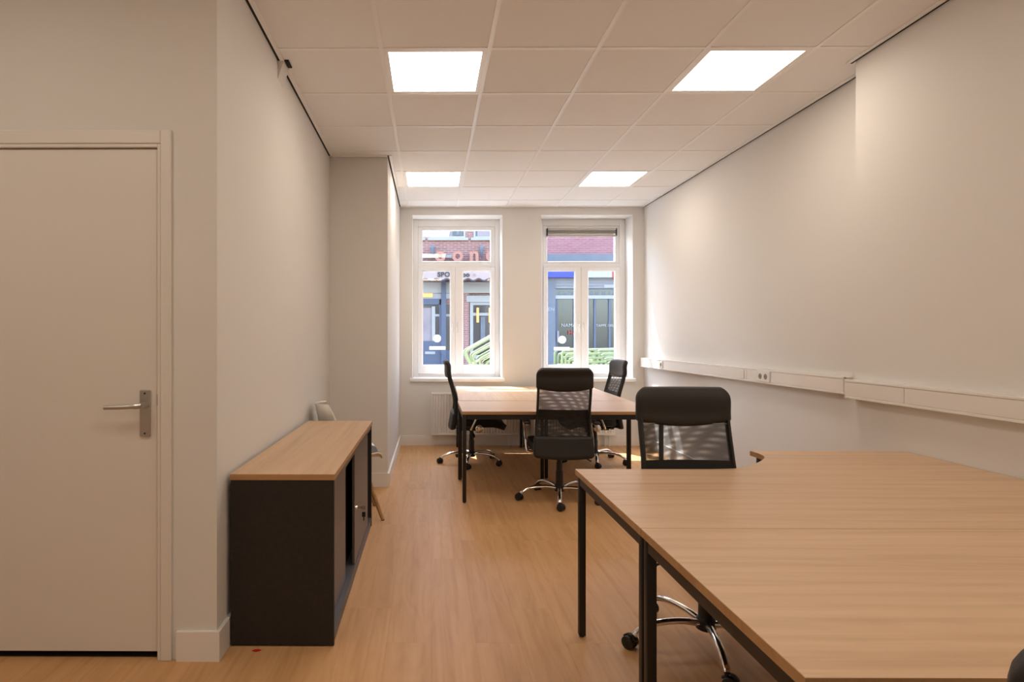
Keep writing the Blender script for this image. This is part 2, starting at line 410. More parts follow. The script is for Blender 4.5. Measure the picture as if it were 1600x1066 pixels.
# black strips standing in for the gap's shade, white edge profile along the walls
def strip(name, p, q, o0, o1, z0, z1, m, label):
    """strip along p->q lying between offsets o0 and o1 to the right-hand side"""
    a, b = Vector(p), Vector(q); d = (b - a).normalized(); n = Vector((d.y, -d.x))
    pts = [a + n * o1, b + n * o1, b + n * o0, a + n * o0]
    bm = prism(bm_new(), [tuple(v) for v in pts[::-1]], z0, z1); return struct(name, bm, m, label, 'trim')
wedge_y0, wedge_y1 = 3.385, 3.505
def lx(y): return LX0 + (LX1 - LX0) * (y - DW) / (PIERY - DW)
runs = [((lx(DW), DW), (lx(wedge_y0), wedge_y0), 'near left wall'), ((lx(wedge_y1), wedge_y1), (LX1, PIERY), 'far left wall'),
        ((LX1, PIERY), (PIERX, PIERY), 'pier front'), ((PIERX, PIERY - .03), (PIERX, BACK), 'pier side'), ((PIERX, BACK), (RF, BACK), 'window wall'),
        ((RF, BACK), (RF, STEP), 'far right wall'), ((RN, STEP + .03), (RN, REAR), 'near right wall'), ((SIDE, DW), (LX0, DW), 'door wall')]
k = 1
for p, q, where in runs:
    thin = where in ('window wall', 'pier front', 'door wall')
    strip('trim_%d' % k, p, q, 0, .006 if thin else .014, ZC - .007, ZC - .0005, 'gap_shade', 'black strip for the ceiling gap shade along the ' + where); k += 1
    strip('trim_%d' % k, p, q, .006 if thin else .014, .036, ZC - .008, ZC - .0005, 'tee', 'white ceiling edge profile along the ' + where); k += 1
# black strip painting a notch's shade beside the little wedge bracket on the left wall
strip('trim_%d' % k, (lx(wedge_y0), wedge_y0), (lx(wedge_y0) + .0001, wedge_y1 - .03), .038, .062, ZC - .009, ZC - .001, 'gap_shade', 'black strip for the shade of a notch beside the wedge bracket')
wx = lx(wedge_y0)
bm = bm_new()
vs = [bm.verts.new(p) for p in ((wx - .005, wedge_y0, ZC - .001), (wx + .037, wedge_y0, ZC - .001), (wx - .005, wedge_y0, ZC - .128), (wx - .005, wedge_y1, ZC - .001), (wx + .037, wedge_y1, ZC - .001), (wx - .005, wedge_y1, ZC - .128))]
for q in ((0, 1, 2), (3, 5, 4), (0, 3, 4, 1), (1, 4, 5, 2), (0, 2, 5, 3)): bm.faces.new([vs[i] for i in q])
tag(obj('wall_bracket', bm, 'wall', smooth=False), 'small white wedge bracket where left wall meets ceiling', 'bracket')

# light panels
spot = {(1, 1): 'near the camera over the aisle', (4, 1): 'near the camera by the right wall', (1, 5): 'far one in front of the left window', (4, 5): 'far one in front of the right window',
        (1, -3): 'behind the camera over the aisle', (4, -3): 'behind the camera over the near desks', (-2, -3): 'unseen, added to brighten the door wall', (1, -7): 'unseen, added at the rear over the aisle to brighten', (4, -7): 'unseen, added at the rear by the right wall to brighten'}
for (i, j) in LIGHTS:
    x0, y0 = GX + G * i, GY + G * j
    t = thing('ceiling_light', 'square glowing white ceiling light panel, ' + spot[(i, j)], 'ceiling light', (x0 + G / 2, y0 + G / 2, ZC - .002), group='square light panels in the ceiling')
    bm = bm_new(); h = .288; w = .263
    for a in ((-h, h, -h, -w), (-h, h, w, h), (-h, -w, -w, w), (w, h, -w, w)): box(bm, *a, 0, .014)
    obj('frame', bm, 'tee', t, smooth=False)
    df = obj('diffuser', box(bm_new(), -w, w, -w, w, .004, .010), 'tee', t, smooth=False)
    df.data.materials.append(M['diffuser'])                     # only the lower face glows
    for p in df.data.polygons:
        if p.normal.z < -.5: p.material_index = 1

# ------------------------------------------------------------------ windows
FY = BACK + .26                                                 # room-side face of the frames
def frame4(bm, x0, x1, z0, z1, l, r, b, t, y0, y1, bev=.003):
    box(bm, x0, x0 + l, y0, y1, z0, z1, bev, 1); box(bm, x1 - r, x1, y0, y1, z0, z1, bev, 1)
    box(bm, x0 + l, x1 - r, y0, y1, z0, z0 + b, bev, 1); box(bm, x0 + l, x1 - r, y0, y1, z1 - t, z1, bev, 1)
def window(n, X0, X1, gl, gm0, gm1, gr, meet, up, side):
    """pixel columns of the glass on the frame plane; up = rows of upper glass"""
    P = lambda px, py: onY(px, py, FY)
    wd = thing('window_%d' % n, 'white %s window with top light and two narrow casements' % side, 'window', ((X0 + X1) / 2, FY, WZ0), kind='structure')
    w = lambda name, bm, m, par=None, s=True: obj(name, bm, m, par or wd, world=True, smooth=s)
    zt = P(gl, 408).z; zb = P(gl, 423).z; ztop = P(gl, up).z; zbot = P(gl, 571.5).z
    xl, xr = P(gl, 500).x, P(gr, 500).x; xm0, xm1 = P(gm0, 500).x, P(gm1, 500).x; xm = P(meet, 500).x
    ax0, ax1 = xl - .055, xr + .055                             # outer frame inner edge
    bm = bm_new()
    frame4(bm, X0, X1, WZ0, WZ1, ax0 - X0, X1 - ax1, .05, WZ1 - ztop - .045, FY + .02, FY + .12)
    box(bm, ax0, ax1, FY + .015, FY + .12, zb + .045, zt - .03, .004, 1)
    w('window_frame', bm, 'upvc')
    bm = bm_new(); frame4(bm, ax0 + .001, ax1 - .001, zt - .03, ztop + .044, .055, .055, .03, .044, FY + .025, FY + .08, .004)
    tl = w('top_light', bm, 'upvc')
    w('pane', box(bm_new(), xl - .01, xr + .01, FY + .052, FY + .058, zt - .01, ztop + .01), 'glass', tl, False)
    for s, (a, b, g0, g1) in enumerate(((ax0 + .002, xm - .0015, xl, xm0), (xm + .0015, ax1 - .002, xm1, xr))):
        bm = bm_new(); frame4(bm, a, b, WZ0 + .052, zb + .044, g0 - a, b - g1, zbot - WZ0 - .052, .044, FY, FY + .07, .004)
        cs = w('casement', bm, 'upvc')
        w('pane', box(bm_new(), g0 - .01, g1 + .01, FY + .035, FY + .041, zbot - .01, zb + .01), 'glass', cs, False)
        bm = bm_new(); frame4(bm, g0 - .001, g1 + .001, zbot - .001, zb + .001, .009, .009, .012, .009, FY + .012, FY + .034, .002)
        w('glazing_bead', bm, 'upvc', cs)
        hx = xm + (-.030 if s == 0 else .034); hz = P(0, 508).z
        bm = bm_new(); box(bm, hx - .011, hx + .011, FY - .010, FY, hz - .035, hz + .03, .004, 1)
        tube(bm, smooth_path([(hx, FY - .008, hz + .004), (hx, FY - .038, hz + .002), (hx, FY - .044, hz - .012), (hx, FY - .042, hz - .10)], 5), .0075, 8)
        w('window_handle', bm, 'white_pl', cs)
    s0, s1 = X0 - .03, X1 + .03
    bm = bm_new(); box(bm, X0 + .001, X1 - .001, BACK - .02, FY + .02, WZ0 - .001, WZ0 + .014, .003, 1); box(bm, s0, s1, BACK - .03, BACK - .0005, WZ0 - .028, WZ0 + .014, .004, 1)
    w('window_sill', bm, 'upvc')
    return wd
win1 = window(1, W1[0].x, W1[1].x, 660, 704, 723, 767, 711.4, 359.5, 'left')
win2 = window(2, W2[0].x, W2[1].x, 855.5, 899, 919, 962, 908, 358, 'right')
# white round sticker and strip on the left casement of each window
for wd, (px, py), (s0, s1, t0, t1) in ((win1, (683, 529), (671, 696, 541.5, 546.5)), (win2, (878.5, 531), (865.5, 890, 542.5, 547.5))):
    ctr = onY(px, py, FY + .033); r = .049; Yg = FY + .0335
    st = thing('glass_sticker', 'round white sticker on the %s window glass' % ('left' if wd is win1 else 'right'), 'sticker', tuple(ctr), group='white stickers on the window glass')
    obj('disc', lathe(bm_new(), [(r, .001), (r, .0015)], 28, 'y'), 'film', st)
    a, b = onY(s0, t0, Yg), onY(s1, t1, Yg)
    q = thing('glass_label', 'white strip label on the %s window glass' % ('left' if wd is win1 else 'right'), 'sticker', ((a.x + b.x) / 2, Yg, b.z), group='white stickers on the window glass')
    obj('strip', box(bm_new(), a.x, b.x, Yg + .0004, Yg + .0012, b.z, a.z), 'film', q, world=True)
# roller blind cassette over the right top light
a, b = onY(854, 357.5, FY), onY(963, 370.5, FY)
bl = thing('roller_blind', 'rolled-up beige roller blind with black end caps on right window', 'blind', ((a.x + b.x) / 2, FY, b.z))
yf = FY - .032
bm = bm_new(); box(bm, a.x + .012, b.x - .012, yf, FY + .022, a.z - .022, a.z, .004, 1); obj('cassette', bm, 'blind', bl, world=True)
bm = bm_new(); lathe(bm, [(.021, a.x + .013), (.021, b.x - .013)], 18, 'x', (0, FY - .002, a.z - .046)); obj('fabric_roll', bm, 'blindcloth', bl, world=True)
bm = bm_new(); box(bm, a.x + .012, b.x - .012, yf + .006, yf + .022, b.z, b.z + .032, .004, 1); obj('bottom_bar', bm, 'blind', bl, world=True)
for x0 in (a.x, b.x - .011):
    obj('end_cap', box(bm_new(), x0, x0 + .011, yf - .002, FY + .022, b.z + .012, a.z + .002, .003, 1), 'plastic', bl, world=True)

# ------------------------------------------------------------------ door
dr = thing('door_1', 'flush cream door with steel lever handle at the left', 'door', (D1, DW, 0), kind='structure')
obj('door_leaf', box(bm_new(), D0 + .003, D1 - .003, DW + .004, DW + .044, .03, DH - .003, .003, 1), 'door', dr, world=True, smooth=False)
fr = bm_new()
box(fr, D1, D1 + .0145, DW - .008, DW + .11, 0, DH + .014, .002, 1); box(fr, D0 - .0145, D0, DW - .008, DW + .11, 0, DH + .014, .002, 1); box(fr, D0, D1, DW - .008, DW + .11, DH, DH + .014, .002, 1)
box(fr, D0, D0 + .012, DW + .048, DW + .07, .03, DH); box(fr, D1 - .012, D1, DW + .048, DW + .07, 0, DH); box(fr, D0, D1, DW + .048, DW + .07, DH - .012, DH)
obj('door_frame', fr, 'door', dr, world=True, smooth=False)
cs = bm_new()
box(cs, D1 + .015, D1 + .058, DW - .014, DW - .0005, 0, DH + .07, .003, 1); box(cs, D0 - .058, D0 - .015, DW - .014, DW - .0005, 0, DH + .07, .003, 1); box(cs, D0 - .0148, D1 + .0148, DW - .010, DW - .0005, DH + .015, DH + .07, .003, 1)
obj('casing', cs, 'door', dr, world=True, smooth=False)
hp = obj('handle_plate', box(bm_new(), -1.188, -1.144, DW - .005, DW + .0035, .910, 1.102, .003, 1), 'steel', dr, world=True)
bm = bm_new(); lathe(bm, [(.012, -.004), (.012, -.045), (.010, -.052)], 16, 'y', (-1.160, DW, 1.042))
tube(bm, smooth_path([(-1.160, DW - .046, 1.042), (-1.185, DW - .052, 1.040), (-1.24, DW - .054, 1.037), (-1.305, DW - .054, 1.036)], 5), [.011] * 6 + [.009] * 10, 10)
obj('lever', bm, 'steel', hp, world=True)
bm = bm_new()
for z in (.925, 1.088): lathe(bm, [(.004, -.0062), (.004, -.004)], 10, 'y', (-1.166, DW, z))
obj('screw', bm, 'blackmetal', hp, world=True)
obj('strike_plate', box(bm_new(), D1 - .001, D1 + .002, DW - .0095, DW - .004, 1.04, 1.085), 'steel', dr, world=True)
obj('threshold_shade', box(bm_new(), D0, D1, DW + .02, DW + .10, .0005, .004), 'gap_shade', dr, world=True)  # black strip painted as the shade under the door

# ------------------------------------------------------------------ cable trunking on the right wall
def trunking(name, label, xw, y0, y1, z0, z1, joints, d=.06):
    t = thing(name, label, 'cable duct', (xw, (y0 + y1) / 2, z0)); xf = xw - d
    bm = bm_new(); box(bm, xf + .006, xw - .0005, y0, y1, z0, z1, .003, 1)
    for zz in (z0, z1 - .014): box(bm, xf, xf + .02, y0, y1, zz, zz + .014, .002, 1)
    obj('duct_body', bm, 'duct', t, world=True)
    ys = [y0] + joints + [y1]
    for a, b in zip(ys, ys[1:]): obj('cover', box(bm_new(), xf + .001, xf + .008, a + .0015, b - .0015, z0 + .0155, z1 - .0155, .001, 1), 'duct', t, world=True)
    return t, xf
t, xf = trunking('cable_trunking', 'white cable trunking on far right wall below window height', RF, 3.655, 7.165, .965, 1.074, [4.43, 4.765, 6.44])
def socket(t, xf, y, n=2):
    so_ = obj('socket', box(bm_new(), xf - .006, xf + .001, y - .045 * n, y + .045 * n, .979, 1.060, .003, 1), 'white_pl', t, world=True)
    for k in range(n):
        yc = y + (k - (n - 1) / 2) * .072
        bm = bm_new(); lathe(bm, [(.021, -.0075), (.0225, -.0055)], 20, 'x', (xf, yc, 1.019)); obj('socket_cup', bm, 'socket_hole', so_, world=True)
        bm = bm_new()
        for dy in (-.008, .008): lathe(bm, [(.003, -.0085), (.003, -.007)], 8, 'x', (xf, yc + dy, 1.019))
        obj('pin_hole', bm, 'blackmetal', so_, world=True)
socket(t, xf, 4.525); socket(t, xf, 6.52, 1)
obj('blank_plate', box(bm_new(), xf - .004, xf + .001, 4.80, 4.86, .985, 1.055, .003, 1), 'white_pl', t, world=True)
trunking('cable_trunking', 'wider cream cable trunking on near right wall above the corner desks', RN, REAR + .02, 3.423, .967, 1.075, [-.2, 1.4, 2.994])

# ------------------------------------------------------------------ radiators
def radiator(x0, x1, label):
    z0, z1, y0, y1 = .137, .655, BACK - .10, BACK - .035
    t = thing('radiator', label, 'radiator', ((x0 + x1) / 2, BACK - .06, 0), group='panel radiators below the windows')
    n = int((x1 - x0 - .04) / .0345); pts = []; w = (x1 - x0 - .04) / n
    for i in range(n):
        a = x0 + .02 + i * w
        pts += [(a, y0 + .017), (a + w * .20, y0), (a + w * .60, y0), (a + w * .78, y0 + .017)]
    out = [(x0, y0 + .008), (x0 + .018, y0 + .008)] + pts + [(x1 - .018, y0 + .008), (x1, y0 + .008), (x1, y0 + .022), (x0, y0 + .022)]
    bm = bm_new(); prism(bm, out, z0 + .03, z1 - .03)
    box(bm, x0, x1, y0 + .004, y0 + .022, z0, z0 + .03, .006, 2); box(bm, x0, x1, y0 + .004, y0 + .022, z1 - .03, z1 - .004, .006, 2)
    obj('front_panel', bm, 'rad', t, world=True)
    obj('rear_panel', box(bm_new(), x0 + .01, x1 - .01, y1 - .012, y1, z0 + .01, z1 - .01, .004, 1), 'rad', t, world=True)
    bm = bm_new()
    for k in range(int((x1 - x0) / .02) - 1): box(bm, x0 + .012 + k * .02, x0 + .024 + k * .02, y0 + .02, y1 - .002, z1 - .012, z1 - .002)
    box(bm, x0, x1, y0 + .018, y0 + .022, z1 - .012, z1); box(bm, x0, x1, y1 - .004, y1, z1 - .012, z1)
    obj('top_grille', bm, 'rad', t, world=True, smooth=False)
    for xx in (x0, x1 - .004): obj('side_cover', box(bm_new(), xx, xx + .004, y0 + .01, y1, z0 + .01, z1 - .004), 'rad', t, world=True)
    for xx in (.06, .11): obj('pipe', tube(bm_new(), [(x1 - xx, y0 + .045, z0 + .02), (x1 - xx, y0 + .045, .0)], .008, 10), 'rad', t, world=True)
    for xx in (x0 + .15, x1 - .15): obj('wall_mount', box(bm_new(), xx, xx + .03, y1, BACK - .0005, z0 + .1, z1 - .1), 'rad', t, world=True, smooth=False)
radiator(.009, 1.056, 'white ribbed panel radiator below the left window')
radiator(1.215, 2.225, 'white ribbed panel radiator below the right window')

# ------------------------------------------------------------------ desks
TT = .025; DZ = .73; LG = .030; AP = .04
def desk_frame(t, legs, beams, m='blackmetal'):
    for (x, y) in legs:
        lg = obj('leg', box(bm_new(), x, x + LG, y, y + LG, .006, DZ - TT - .0005, .004, 2), m, t, world=True)
        obj('foot', lathe(bm_new(), [(.011, 0), (.012, .007)], 12, 'z', (x + LG / 2, y + LG / 2, 0)), 'plastic', lg, world=True)
    bm = bm_new()
    for b in beams: box(bm, *b, DZ - TT - AP, DZ - TT - .001, .003, 1)
    obj('frame', bm, m, t, world=True)
def desk_top(t, pts, m):
    bm = prism(bm_new(), pts, DZ - TT, DZ, .0012); o = obj('desktop', bm, m, t, world=True)
    o.data.materials.append(M['edge'])
    for p in o.data.polygons:
        if abs(p.normal.z) < .3: p.material_index = 1
    return o
def rect_desk(x0, x1, y0, y1, label, m, rot=0):
    t = thing('desk', label, 'desk', ((x0 + x1) / 2, (y0 + y1) / 2, 0), group='oak desks on black metal legs')
    desk_top(t, [(x0, y0), (x1, y0), (x1, y1), (x0, y1)], m)
    a, b, c, d = x0 + .004, x1 - .004 - LG, y0 + .004, y1 - .004 - LG
    desk_frame(t, [(a, c), (b, c), (a, d), (b, d)], [(a + LG, b, c, c + .028), (a + LG, b, d + .002, d + LG), (a, a + .028, c + LG, d), (b + .002, b + LG, c + LG, d)])
    t.rotation_euler = (0, 0, rot)
    return t
rect_desk(.250, 1.852, 4.678, 5.472, 'oak desk standing crosswise at the front of the window group', 'desk')
rect_desk(.282, 1.080, 5.490, 7.086, 'left lengthwise oak desk at the windows, behind the crosswise desk', 'desk_y', -.028)
rect_desk(1.084, 1.882, 5.490, 7.086, 'right lengthwise oak desk at the windows, beside the right wall chair', 'desk_y', -.028)
# two mirrored corner desks in the foreground
XL, XR, SEAM = .645, RN - .004, 1.813
curve = smooth_path([(1.16, 2.632, 0), (1.28, 2.636, 0), (1.386, 2.655, 0), (1.497, 2.738, 0), (1.58, 2.822, 0), (1.640, 2.906, 0), (1.657, 2.986, 0), (1.652, 3.060, 0)], 5)
far_pts = [(XL, SEAM + .002), (XR, SEAM + .002), (XR, 3.060)] + [(p.x, p.y) for p in curve[::-1]] + [(XL, 2.632)]
def corner_desk(pts, label, sgn):
    Y = lambda v: v if sgn > 0 else SEAM - (v - SEAM) * .97
    P = [(x, Y(y)) for x, y in pts]
    if sgn < 0: P = P[::-1]
    t = thing('corner_desk', label, 'desk', (1.5, Y(2.3), 0), group='oak corner desks on black metal legs')
    desk_top(t, P, 'desk')
    ylo = lambda y: (Y(y) if sgn > 0 else Y(y) - LG)
    legs = [(XL + .006, ylo(SEAM + .008)), (XL + .006, ylo(2.585)), (XR - .045, ylo(SEAM + .008)), (1.675, ylo(3.015)), (XR - .045, ylo(3.015))]
    def beam(x0, x1, y0, y1): a, b = sorted((Y(y0), Y(y1))); return (x0, x1, a, b)
    desk_frame(t, legs, [beam(XL + .036, XR - .045, SEAM + .010, SEAM + .036), beam(XL + .008, XL + .034, SEAM + .036, 2.587), beam(XL + .036, 1.30, 2.589, 2.614),
                         beam(XR - .043, XR - .017, SEAM + .036, 3.017), beam(1.705, XR - .045, 3.018, 3.044)])
    obj('side_panel', box(bm_new(), *beam(1.676, 1.692, 2.875, 3.012), .36, DZ - TT - .0005, .002, 1), 'blackmetal', t, world=True)
    return t
corner_desk(far_pts, 'far oak corner desk with a curved inner edge against the right wall', 1)
corner_desk(far_pts, 'nearest oak corner desk, mirrored, running out of the picture', -1)

# ------------------------------------------------------------------ sliding-door cabinet
CX0, CX1, CY0, CY1, CZ = -.852, -.412, 2.505, 4.112, .735
cb = thing('sideboard_cabinet', 'low charcoal cabinet with oak top and sliding doors along left wall', 'cabinet', ((CX0 + CX1) / 2, (CY0 + CY1) / 2, 0))
o = obj('cabinet_top', box(bm_new(), CX0 - .003, CX1 + .004, CY0 - .004, CY1 + .004, CZ - .026, CZ, .0012, 1), 'desk_y', cb, world=True)
o.data.materials.append(M['edge'])
for p in o.data.polygons:
    if abs(p.normal.z) < .3: p.material_index = 1
for y in (CY0, CY1 - .019): obj('side_panel', box(bm_new(), CX0, CX1, y, y + .019, .004, CZ - .0265, .001, 1), 'charcoal', cb, world=True)
obj('back_panel', box(bm_new(), CX0, CX0 + .008, CY0 + .0195, CY1 - .0195, .03, CZ - .03), 'charcoal', cb, world=True)
obj('bottom_panel', box(bm_new(), CX0 + .009, CX1 - .002, CY0 + .0195, CY1 - .0195, .045, .064), 'track', cb, world=True)
obj('plinth', box(bm_new(), CX1 - .022, CX1 - .004, CY0 + .0195, CY1 - .0195, .004, .0445), 'track', cb, world=True)
obj('shelf', box(bm_new(), CX0 + .009, CX1 - .10, CY0 + .0195, CY1 - .0195, .37, .388), 'shade_in', cb, world=True)
obj('top_rail', box(bm_new(), CX1 - .05, CX1 - .004, CY0 + .0195, CY1 - .0195, CZ - .055, CZ - .0275), 'chardoor', cb, world=True)
obj('door_gap_shade', box(bm_new(), CX1 - .062, CX1 - .055, CY0 + .02, CY1 - .02, .065, CZ - .0275), 'shade_in', cb, world=True)  # dark sheet added for the shade seen between the sliding doors
obj('sliding_door', box(bm_new(), CX1 - .042, CX1 - .027, CY0 + .022, 3.035, .066, CZ - .0565, .002, 1), 'chardoor', cb, world=True)
d2 = obj('sliding_door', box(bm_new(), CX1 - .022, CX1 - .007, 3.245, 3.915, .066, CZ - .0565, .002, 1), 'chardoor', cb, world=True)
bm = bm_new(); lathe(bm, [(.011, -.007), (.011, .002), (.009, .006)], 16, 'x', (CX1, 3.275, .37)); obj('lock', bm, 'chrome', d2, world=True)
bm = bm_new(); box(bm, CX1 + .006, CX1 + .030, 3.273, 3.2755, .364, .376, .001, 1); lathe(bm, [(.012, -.0015), (.012, .0015)], 16, 'y', (CX1 + .038, 3.2745, .370)); obj('key', bm, 'chrome', d2, world=True)
bm = bm_new(); tube(bm, [(CX1 + .040 + .009 * math.cos(a), 3.2745, .357 + .011 * math.sin(a)) for a in [k * PI / 7 for k in range(14)]], .0012, 6, True); obj('key_ring', bm, 'chrome', d2, world=True)
bm = bm_new(); box(bm, CX1 + .030, CX1 + .050, 3.272, 3.277, .318, .347, .004, 2); box(bm, CX1 + .037, CX1 + .043, 3.273, 3.276, .298, .320, .001, 1); obj('spare_key', bm, 'plastic', d2, world=True)

# ------------------------------------------------------------------ white shell chair behind the cabinet
def shell_chair():
    t = thing('shell_chair', 'white shell chair with grey seat pad and wooden legs behind cabinet', 'chair', (-.62, 4.37, 0), -PI / 2 + .25)
    prof = smooth_path([(0, .245, .428), (0, .215, .442), (0, .10, .430), (0, -.04, .412), (0, -.12, .425), (0, -.165, .49), (0, -.19, .62), (0, -.213, .75), (0, -.232, .835)], 4)
    n = len(prof); rows = []
    for i, p in enumerate(prof):
        f = i / (n - 1)
        if f < .12: w = .10 + .12 * math.sqrt(f / .12)
        elif f < .55: w = .22 + .015 * math.sin(PI * (f - .12) / .43)
        elif f < .85: w = .22 - .02 * (f - .55) / .3
        else: w = .20 - .075 * ((f - .85) / .15) ** 2
        row = []
        for k in range(-8, 9):
            s = k / 8; lift = abs(s) ** 2.6
            if f < .5: q = Vector((w * s, p.y, p.z + .055 * lift * min(1, f / .15)))
            else:
                g = min(1, (f - .5) / .2); q = Vector((w * s, p.y + .115 * lift * g * (1 - .25 * max(0, f - .8) / .2), p.z + .055 * lift * (1 - g)))
            row.append(q)
        rows.append(row)
    obj('shell', sheet(bm_new(), rows, .009), 'white_pl', t)
    pad = [[Vector((q.x * .82, q.y, q.z + .012)) for q in r[2:-2]] for r in rows[2:17]]
    obj('seat_pad', sheet(bm_new(), pad, .012), 'greypad', t)
    for sx in (-1, 1):
        for sy, ty in ((.10, .235), (-.10, -.205)):
            bm = bm_new(); tube(bm, [(sx * .10, sy, .405), (sx * .145, (sy + ty) / 2, .20), (sx * .190, ty, .004)], [.020, .017, .0125], 14); lg = obj('leg', bm, 'leg_wood', t)
            obj('foot_cap', lathe(bm_new(), [(.012, 0), (.0125, .006)], 12, 'z', (sx * .190, ty, 0)), 'plastic', lg)
    bm = bm_new(); box(bm, -.12, .12, -.12, .12, .392, .408, .006, 2); obj('under_frame', bm, 'blackmetal', t)
shell_chair()

# ------------------------------------------------------------------ office chairs
PROFILE = smooth_path([(0, -.195, .385), (0, -.175, .50), (0, -.163, .63), (0, -.185, .75), (0, -.220, .87), (0, -.238, .95), (0, -.240, 1.03), (0, -.272, 1.098)], 8)
def prof_at(z):
    for a, b in zip(PROFILE, PROFILE[1:]):
        if a.z <= z <= b.z: return a.y + (b.y - a.y) * (z - a.z) / (b.z - a.z)
    return PROFILE[0].y if z < PROFILE[0].z else PROFILE[-1].y
def half_w(z): return .228 - .015 * min(1, max(0, (z - .45) / .30))
def back_rows(z0f, z1f, nz, inset, dy=0, nx=24, bow=.022):
    rows = []
    for i in range(nz + 1):
        row = []
        for k in range(-nx, nx + 1):
            s = k / nx; za, zb = z0f(s), z1f(s); z = za + (zb - za) * i / nz
            w = half_w(z) - inset
            row.append(Vector((w * s, prof_at(z) + dy - bow * (1 - s * s), z)))
        rows.append(row)
    return rows
def pad(z0, z1, sag, inset, dy, thick, rb, rt, nx=22, nz=18, bow=.022):
    """upholstered back pad: straight sides, corners of radius rb (bottom) and rt (top), lower edge sagging in the middle"""
    S_ = [math.sin(k / nx * PI / 2) for k in range(-nx, nx + 1)]; T_ = [.5 - .5 * math.cos(PI * i / nz) for i in range(nz + 1)]
    H = z1 - z0; rows = []; th = []
    for q in T_:
        z = z0 + H * q; half = half_w(z) - inset; w = half
        if z1 - z < rt: w = half - rt + math.sqrt(max(0, rt * rt - (rt - (z1 - z)) ** 2))
        if z - z0 < rb: w = min(w, half - rb + math.sqrt(max(0, rb * rb - (rb - (z - z0)) ** 2)))
        row, tr = [], []
        for u in S_:
            zz = z - sag * (1 - u * u) * (1 - q) ** 2
            row.append(Vector((w * u, prof_at(zz) + dy - bow * (1 - (w * u / half) ** 2), zz)))
            d = min((1 - abs(u)) * w, (1 - q) * H, q * H); e = min(1, d / .024)
            tr.append(thick * (.30 + .70 * math.sqrt(1 - (1 - e) ** 2)))
        rows.append(row); th.append(tr)
    return sheet(bm_new(), rows, lambda i, j: th[i][j])
def edge_thick(R, C, t, e=.28):
    def f(i, j):
        a = min(i, R - 1 - i) / max(1, (R - 1)); b = min(j, C - 1 - j) / (C - 1)
        q = min(1, a / e) * .5 + .5; p = min(1, b / .10) * .5 + .5
        return t * math.sqrt(min(q, p))
    return f
def corner(s, r, full):                                         # drop at rounded corners of the headrest
    d = max(0, abs(s) - (1 - r)) / r
    return full * (1 - math.sqrt(max(0, 1 - d * d)))
